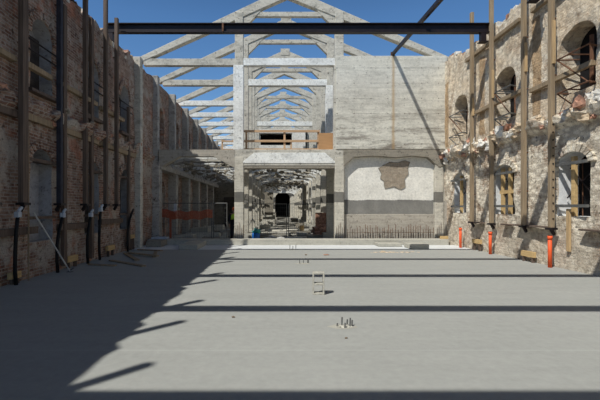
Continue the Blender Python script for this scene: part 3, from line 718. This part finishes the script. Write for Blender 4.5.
tag(mk('downpipe', 'post', lambda bm: tube(bm, [(XL + .18, 9.25, 0), (XL + .18, 9.25, 3.5)], .018, 8)), 'thin pale pipe running up beside the nearest left window', 'pipe')

# ---------------------------------------------------------------- yellow boards at the wall foot
def board(x, y, z, L, H, D, rz, label, trestle=False):
    t = thing('sole_board', label, 'board', (x, y, z), rz, 'yellow boards along the wall feet')
    mk('plank', 'wood', lambda bm: box(bm, -D / 2, D / 2, -L / 2, L / 2, 0, H), t, bevel=.006)
    if trestle: [mk('support', 'postdark', lambda bm: box(bm, -D / 2 + .01, D / 2 - .01, q - .03, q + .03, -z, 0), t) for q in (-L / 2 + .09, L / 2 - .09)]
board(XR - .14, 12.4, .16, .62, .17, .1, 0, 'yellow wooden board at the foot of the right wall, nearest of three', True)
board(XR - .14, 15.6, .28, .62, .17, .1, 0, 'yellow wooden board at the foot of the right wall, middle of three', True)
board(7.6, 18.3, .24, .12, .13, .35, 0, 'small yellow wooden board on the kerb by the right wall corner')
board(XL + .12, 8.85, .12, .34, .15, .1, 0, 'yellow wooden board at the foot of the left wall, nearest the left edge', True)
board(XL + .12, 11.3, .16, .55, .17, .1, 0, 'yellow wooden board at the foot of the left wall, second from the left edge', True)
board(XL + .12, 13.9, .2, .55, .17, .1, 0, 'yellow wooden board at the foot of the left wall, third from the left edge', True)
board(XL + .12, 15.95, .45, .45, .15, .1, 0, 'yellow wooden board at the foot of the left wall, farthest', True)
# planks on the slab, left
pl = [(-4.55, 12.0, .02, 1.9, .14, R(-40), 'long plank lying alone on the slab towards the camera'), (-5.0, 13.6, .02, 2.2, .15, R(-60), 'long plank nearest the left wall'),
      (-4.7, 13.9, .06, 1.6, .13, R(-35), 'plank on top of the pile'), (-4.4, 14.3, .02, 1.7, .12, R(-75), 'short plank at the far end of the pile'),
      (-5.0, 15.6, .02, 1.1, .16, R(-20), 'plank at the back of the pile'), (-5.1, 11.6, .02, .9, .14, R(-15), 'short plank by the wall foot')]
for x, y, z, L, W, a, l in pl:
    t = thing('loose_plank', 'brown plank on the shaded slab, ' + l, 'plank', (x, y, z - .02), a, 'loose planks on the slab')
    mk('plank', 'post', lambda bm: box(bm, -L / 2, L / 2, -W / 2, W / 2, 0, .04), t, bevel=.005)

# ---------------------------------------------------------------- things on the slab
t = thing('hollow_block', 'upright hollow concrete block standing alone on the sunlit slab', 'concrete block', ((318.3 - 278) / 51.0, 7.83, 0), R(-4))
def f_blk(bm):
    W, H, D, tk = .115, .43, .09, .032
    box(bm, -W, -W + tk, -D, D, 0, H); box(bm, W - tk, W, -D, D, 0, H)
    for z in (0, .185, H - tk): box(bm, -W + tk, W - tk, -D, D, z, z + tk)
mk('block_body', 'blockc', f_blk, t, bevel=.006)
def stub(x, y, r, hs, label, spots=True):
    t = thing('rebar_stub', label, 'rebar stub', (x, y, 0), 0, 'cut rebar stubs in the slab')
    for i, (a, b, h) in enumerate(hs):
        mk('rebar', 'greysteel', lambda bm: tube(bm, [(a, b, -.02), (a + .006, b, h)], .011, 7), t)
    mk('broken_concrete', 'blockc', lambda bm: [lump(bm, (rnd.uniform(-r, r), rnd.uniform(-r * .5, r * .5), .0), .035, (1.3, 1, .7), i, 1) for i in range(9)], t)
    def fd(bm):
        n = 18; c = bm.verts.new((0, 0, .004)); ring = [bm.verts.new(((r * 2 + .25 * r * math.sin(k * 2.3)) * math.cos(2 * math.pi * k / n) - r * .4, (r * 1.1) * math.sin(2 * math.pi * k / n), .002)) for k in range(n)]
        for k in range(n): bm.faces.new((c, ring[k], ring[(k + 1) % n]))
    q = mk('dirt_patch', 'curb', fd, t)
stub((345 - 278) / 70., 5.68, .10, [(-.12, .0, .05), (-.05, .02, .13), (-.02, -.06, .07), (.03, .05, .09), (.06, -.02, .13), (.10, .05, .08)], 'cluster of cut rebar stubs nearest the camera on the slab')
stub((303.5 - 278) / 33.4, 12.0, .12, [(-.12, 0, .14), (0, .03, .15), (.12, 0, .14), (.15, .05, .12)], 'small rebar stubs on the slab beyond the hollow block')
stub((292.5 - 278) / 24.5, 16.0, .12, [(-.12, 0, .2), (0, .03, .15), (.12, 0, .2)], 'farthest rebar stubs at the edge of the white strip')
tag(mk('red_rag', 'redbrick', lambda bm: lump(bm, (60 / 35.4 , 14.1, .02), .06, (1.6, 1, .4), 3)), 'small red scrap lying on the far part of the slab', 'scrap')
tag(mk('stone_chip', 'dirt', lambda bm: lump(bm, (34 / 34.5, 14.1, .02), .035, (1, 1, .6), 4)), 'small dark stone on the far part of the slab', 'stone')
tag(mk('stone_chip', 'dirt', lambda bm: lump(bm, ((345 - 278) / 76., 5.17, .008), .014, (1.3, 1, .6), 5)), 'tiny dark stone on the slab before the nearest rebar stubs', 'stone')
tag(mk('stone_chip', 'dirt', lambda bm: lump(bm, ((234 - 278) / 64., 6.15, .01), .02, (1.3, 1, .6), 6)), 'small brown stone on the slab by the third shadow line', 'stone')
def f_sand(bm):
    for i in range(26): lump(bm, (4.2 + rnd.gauss(0, .45), 15.0 + rnd.gauss(0, .12), .0), rnd.uniform(.02, .07), (1.8, 1.2, .35), i, 1)
tag(mk('sand_spill', 'lump_o', f_sand), 'low brown spill of sand and crumbs near the white strip', 'sand', kind='stuff')

# rebar row before the right bay
t = thing('rebar_row', 'row of rusty upright rebars before the white plastered bay', 'rebar', (0, 18.9, 0), 0)
x = 3.3; i = 0
while x < 7.4:
    h = .55 + .25 * rnd.random() + .08; mk('rebar', 'rust', lambda bm: tube(bm, [(x, 0, -.1), (x + rnd.uniform(-.02, .02), rnd.uniform(-.02, .02), h)], .012, 6), t)
    x += .105 + rnd.uniform(-.02, .04)
mk('tie_bar', 'rust', lambda bm: tube(bm, [(3.25, .02, .48), (7.4, .02, .5)], .008, 5), t)

# ---------------------------------------------------------------- railings on the upper floor
t = thing('timber_railing', 'timber guard rail on the upper floor across the open nave', 'railing', (0, 19.55, 4.42))
for z in (.03, .45, .93): mk('rail', 'rail', lambda bm: box(bm, XCL + .12, 2.05, -.03, .03, z, z + .11), t, bevel=.005)
for x in (-1.55, .32, 1.98): mk('post', 'rail', lambda bm: box(bm, x - .05, x + .05, .03, .1, -.02, 1.05), t, bevel=.005)
mk('short_post', 'rail', lambda bm: box(bm, .6, .68, .03, .08, -.02, .5), t)
tag(mk('plywood_sheet', 'ply', lambda bm: box(bm, 1.98, 2.74, 19.45, 19.5, 4.41, 5.3), bevel=.005), 'orange plywood sheet standing on the upper floor beside the concrete wall', 'plywood')
t = thing('timber_railing', 'short timber guard rail left of the white front post on the upper floor', 'railing', (0, 19.5, 4.42))
for z in (.03, .45): mk('rail', 'rail', lambda bm: box(bm, -2.75, -2.1, -.03, .03, z, z + .08), t)
for x in (-2.72, -2.12): mk('post', 'rail', lambda bm: box(bm, x - .035, x + .035, .03, .08, 0, .58), t)

# ---------------------------------------------------------------- fences and net in the left aisle
def fence(x0, x1, y, label, m='greysteel'):
    t = thing('mesh_fence', label, 'fence', (x0, y, -.08), 0, 'site fence panels'); L = x1 - x0
    mk('frame', m, lambda bm: (tube(bm, [(0, 0, 0), (0, 0, 1.98)], .02, 8), tube(bm, [(L, 0, 0), (L, 0, 1.98)], .02, 8), tube(bm, [(0, 0, 1.96), (L, 0, 1.96)], .02, 8), tube(bm, [(0, 0, .12), (L, 0, .12)], .016, 8)), t)
    def fm(bm):
        n = int(L / .11)
        for i in range(1, n): tube(bm, [(L * i / n, 0, .12), (L * i / n, 0, 1.96)], .0035, 4, False)
        for j in range(1, 8): tube(bm, [(0, 0, .12 + 1.84 * j / 8), (L, 0, .12 + 1.84 * j / 8)], .0035, 4, False)
    mk('wire_mesh', m, fm, t)
    [mk('foot_block', 'conc_dark', lambda bm: box(bm, q - .07, q + .07, -.22, .22, -.03, .1), t) for q in (.1, L - .1)]
fence(-5.4, -3.15, 18.95, 'wire mesh fence panel behind the orange net in the shaded left aisle')
fence(-3.05, -2.42, 18.95, 'narrow wire mesh fence panel beside the worker')
fence(-1.5, .5, 23.3, 'wire mesh fence panel inside the nave left of the middle')
fence(.62, 2.1, 23.3, 'wire mesh fence panel inside the nave right of the middle')
def f_net(bm):
    n, mrows = 60, 7; x0, x1 = -5.45, -3.1
    pt = lambda u, v: Vector((x0 + (x1 - x0) * u, 18.84 + .03 * math.sin(u * 19), 1.22 + v * .36 + .03 * math.sin(u * 23) - .1 * math.sin(u * math.pi)))
    for j in range(mrows + 1):
        a = [pt(i / n, j / mrows) for i in range(n + 1)]
        tube(bm, a, .014, 4)
    for i in range(n + 1): tube(bm, [pt(i / n, 0), pt(i / n, 1)], .012, 4)
tag(mk('safety_net', 'netting', f_net), 'orange safety netting strung across the shaded left aisle', 'netting')
t = thing('net_post', 'red and white marker post at the left end of the netting', 'post', (-5.2, 19.35, -.1))
mk('lower_pole', 'netting', lambda bm: box(bm, -.05, .05, -.03, .03, 0, 1.2), t); mk('upper_plate', 'whiteplas', lambda bm: box(bm, .16, .30, -.02, .02, 1.55, 2.0), t); mk('plate_arm', 'netting', lambda bm: box(bm, -.05, .25, -.012, .012, 1.2, 1.56), t)

# ---------------------------------------------------------------- nave clutter
t = thing('blue_drum', 'blue plastic drum with a teal sheet on top, by the left front column', 'drum', (-1.12, 20.4, -.1))
def f_drum(bm):
    tube(bm, [(0, 0, 0), (0, 0, .1), (0, 0, .13), (0, 0, .3), (0, 0, .33), (0, 0, .48)], [.19, .2, .21, .2, .21, .19], 16)
mk('drum_body', 'blue', f_drum, t, smooth=True); mk('sheet', 'teal', lambda bm: lump(bm, (.04, 0, .56), .19, (1, 1, .7), 2, 3), t)
for x, y, l in ((-.55, 20.6, 'next to the blue drum'), (.05, 20.8, 'second from the blue drum'), (-.3, 21.5, 'behind the other two')):
    tag(mk('cement_sack', 'bag', lambda bm: lump(bm, (x, y, .02), .24, (1.2, .8, .55), x * 9, 3, .15), smooth=True), 'pale cement sack on the ground, ' + l, 'sack', 'cement sacks')
tag(mk('concrete_cube', 'blockc', lambda bm: (box(bm, -2.95, -2.6, 20.3, 20.65, -.1, .22, jit=.02), box(bm, -2.8, -2.6, 20.35, 20.6, .22, .38, jit=.02)), bevel=.02), 'small pale concrete offcut on the ground left of the worker', 'concrete block')
tag(mk('brick_heap', 'redbrick', lambda bm: [lump(bm, (2.25 + rnd.uniform(0, 1.0), 23.95 + rnd.uniform(-.3, .4), -.02 + rnd.uniform(0, 1) * .6 * (1 - i / 60)), .2, (1.3, 1, .8), i, 1) for i in range(60)]), 'heap of red brick rubble between the right columns', 'rubble', kind='stuff')
tag(mk('red_board', 'redbrick', lambda bm: box(bm, 2.3, 3.2, 24.6, 24.7, -.1, 1.35)), 'red-brown panel standing between the right columns', 'panel')
cl = 0
places = [(-4.9, 20.6, 1.2, .8, .35), (-3.4, 20.4, .9, .6, .25), (-4.0, 21.9, 1.6, .6, .4), (-3.0, 23.8, .8, .6, .45), (-4.9, 25.6, 1.0, 1.4, .5), (-.6, 23.8, 1.0, .7, .22), (.9, 22.2, 1.3, .5, .15), (.4, 25.8, .9, .6, .2), (-1.2, 26, 1.0, .7, .2), (1.4, 27.5, 1.6, .5, .16), (.2, 30, 2.4, .6, .12), (2.0, 31, .8, .8, .3), (-1.1, 33, .9, .9, .35), (1.9, 35, .7, .8, .4), (-.9, 38, 1.2, 1.0, .6), (1.6, 40, 1.0, .7, .3), (-1.0, 44, 1.3, 1.2, .9), (1.9, 46, .8, .9, .5), (-.9, 52, 1.2, 1.2, 1.1), (.5, 56, 1.2, .8, .3),
          (-4.5, 23.5, 1.8, .7, .3), (-3.0, 26, 2.2, .6, .25), (-4.6, 29, 1.4, .9, .5), (-3.2, 34, 2.2, .9, .5), (-4.2, 40, 2.4, 1.2, .9), (2.1, 22.6, .9, .6, .22), (1.5, 24.8, .7, .5, .2)]
for i, (x, y, lx, ly, h) in enumerate(places):
    side = 'left aisle' if x < -2.5 else ('nave floor left of the middle' if x < .3 else 'nave floor right of the middle')
    rank = sum(1 for q in places[:i] if ('left aisle' if q[0] < -2.5 else ('nave floor left of the middle' if q[0] < .3 else 'nave floor right of the middle')) == side)
    tag(mk('concrete_slab_piece', ('curb', 'conc_dark', 'conc', 'ground')[i % 4], lambda bm: box(bm, x - lx / 2, x + lx / 2, y - ly / 2, y + ly / 2, -.14, h - .1, jit=.05), bevel=.02),
        'piece of broken concrete on the %s, %s of its row' % (side, ORD[rank]), 'concrete piece', 'broken concrete pieces')
tag(mk('yellow_bucket', 'wood', lambda bm: tube(bm, [(1.75, 29.3, -.05), (1.75, 29.3, .35)], [.14, .17], 12)), 'small yellow bucket by the right columns of the nave', 'bucket')
# dark gate of boards closing the far left aisle
tag(mk('site_gate', 'shutter', lambda bm: (box(bm, -5.0, -2.4, 37.0, 37.12, -.15, 2.6), box(bm, -5.0, -2.4, 36.9, 37.0, 1.5, 1.65)), bevel=.02), 'dark boarded gate closing the far end of the left aisle', 'gate')

# ---------------------------------------------------------------- worker
def skin_body(name, m, V, E, Rd, parent, root=0):
    me = bpy.data.meshes.new(name); me.from_pydata(V, E, []); me.materials.append(M[m])
    o = bpy.data.objects.new(name, me); C.objects.link(o); o.parent = parent
    md = o.modifiers.new('skin', 'SKIN'); md.use_smooth_shade = True
    for i, v in enumerate(me.skin_vertices[0].data): v.radius = Rd[i] if hasattr(Rd[i], '__len__') else (Rd[i], Rd[i]); v.use_root = i == root
    s = o.modifiers.new('sub', 'SUBSURF'); s.levels = 1; s.render_levels = 1
    return o
man = thing('person', 'worker in an orange helmet, yellow vest and dark trousers standing behind the left front column', 'person', (-2.30, 20.9, -.1), R(15))
V, E, Rd = [], [], []
def av(p, r, par=None):
    V.append(p); Rd.append(r)
    if par is not None: E.append((par, len(V) - 1))
    return len(V) - 1
pel = av((0, 0, .92), (.15, .11)); sp = av((0, 0, 1.12), (.14, .10), pel); ch = av((0, 0, 1.34), (.17, .11), sp); nk = av((0, .0, 1.48), .055, ch)
hd0 = av((0, -.01, 1.55), .07, nk); hd = av((0, -.015, 1.63), .095, hd0); av((0, -.01, 1.70), .075, hd)
for s in (-1, 1):
    sh = av((s * .18, 0, 1.40), .065, ch); el = av((s * .24, .02, 1.13), .048, sh); wr = av((s * .25, -.07, .90), .030, el); pm = av((s * .25, -.09, .83), (.032, .022), wr)
    for q in range(4):
        a = av((s * .25, -.125 + q * .022, .775), .0095, pm); b = av((s * .245, -.128 + q * .022, .745 - .006 * (q in (1, 2))), .0085, a); av((s * .24, -.13 + q * .022, .72 - .006 * (q in (1, 2))), .007, b)
    th = av((s * .235, -.125, .83), .010, pm); av((s * .23, -.15, .80), .008, th)
    hp = av((s * .09, 0, .84), .09, pel); kn = av((s * .11, -.01, .48), .062, hp); an = av((s * .12, .01, .10), .042, kn); av((s * .125, -.12, .04), .035, an)
skin_body('body', 'skin', V, E, Rd, man)
def tor(bm):
    tube(bm, [(0, 0, 1.12), (0, 0, 1.2), (0, 0, 1.35), (0, 0, 1.45)], [.18, .18, .20, .10], 16)
    for v in bm.verts: v.co.y *= .75
mk('safety_vest', 'hivis', tor, man, smooth=True)
mk('shirt', 'cloth', lambda bm: tube(bm, [(0, 0, .9), (0, 0, 1.05), (0, 0, 1.16)], [.19, .17, .17], 14), man, smooth=True)
for s in (-1, 1):
    mk('sleeve', 'cloth', lambda bm: tube(bm, [(s * .17, 0, 1.42), (s * .21, 0, 1.3), (s * .245, .02, 1.12), (s * .25, -.055, .93)], [.07, .068, .058, .042], 12), man, smooth=True)
    mk('boot', 'cloth', lambda bm: lump(bm, (s * .125, -.05, .05), .07, (.75, 1.9, .7), 1, 2, .05), man, smooth=True)
def f_tr(bm):
    for s in (-1, 1): tube(bm, [(s * .07, 0, 1.0), (s * .09, 0, .85), (s * .11, -.01, .48), (s * .12, .01, .08)], [.12, .108, .078, .065], 12)
mk('trousers', 'cloth', f_tr, man, smooth=True)
def f_hat(bm):
    t = bmesh.new(); bmesh.ops.create_uvsphere(t, u_segments=16, v_segments=10, radius=.125)
    bmesh.ops.delete(t, geom=[v for v in t.verts if v.co.z < -.01], context='VERTS')
    me = bpy.data.meshes.new('t'); t.to_mesh(me); bm.from_mesh(me); bpy.data.meshes.remove(me)
    for v in bm.verts: v.co = Vector((v.co.x * .95, v.co.y * 1.1, v.co.z)) + Vector((0, -.01, 1.66))
    box(bm, -.09, .09, -.20, -.10, 1.655, 1.67)
mk('helmet', 'hat', f_hat, man, smooth=True)
mk('nose', 'skin', lambda bm: lump(bm, (0, -.108, 1.615), .018, (.8, 1.1, 1.4), 0, 2, 0), man, smooth=True)
mk('eyes', 'cloth', lambda bm: [lump(bm, (s * .035, -.1, 1.64), .011, (1, .6, .8), 0, 1, 0) for s in (-1, 1)], man)
mk('ears', 'skin', lambda bm: [lump(bm, (s * .098, 0, 1.62), .025, (.4, .8, 1.2), 0, 1, 0) for s in (-1, 1)], man)
mk('mouth', 'redbrick', lambda bm: box(bm, -.022, .022, -.108, -.098, 1.578, 1.586), man)
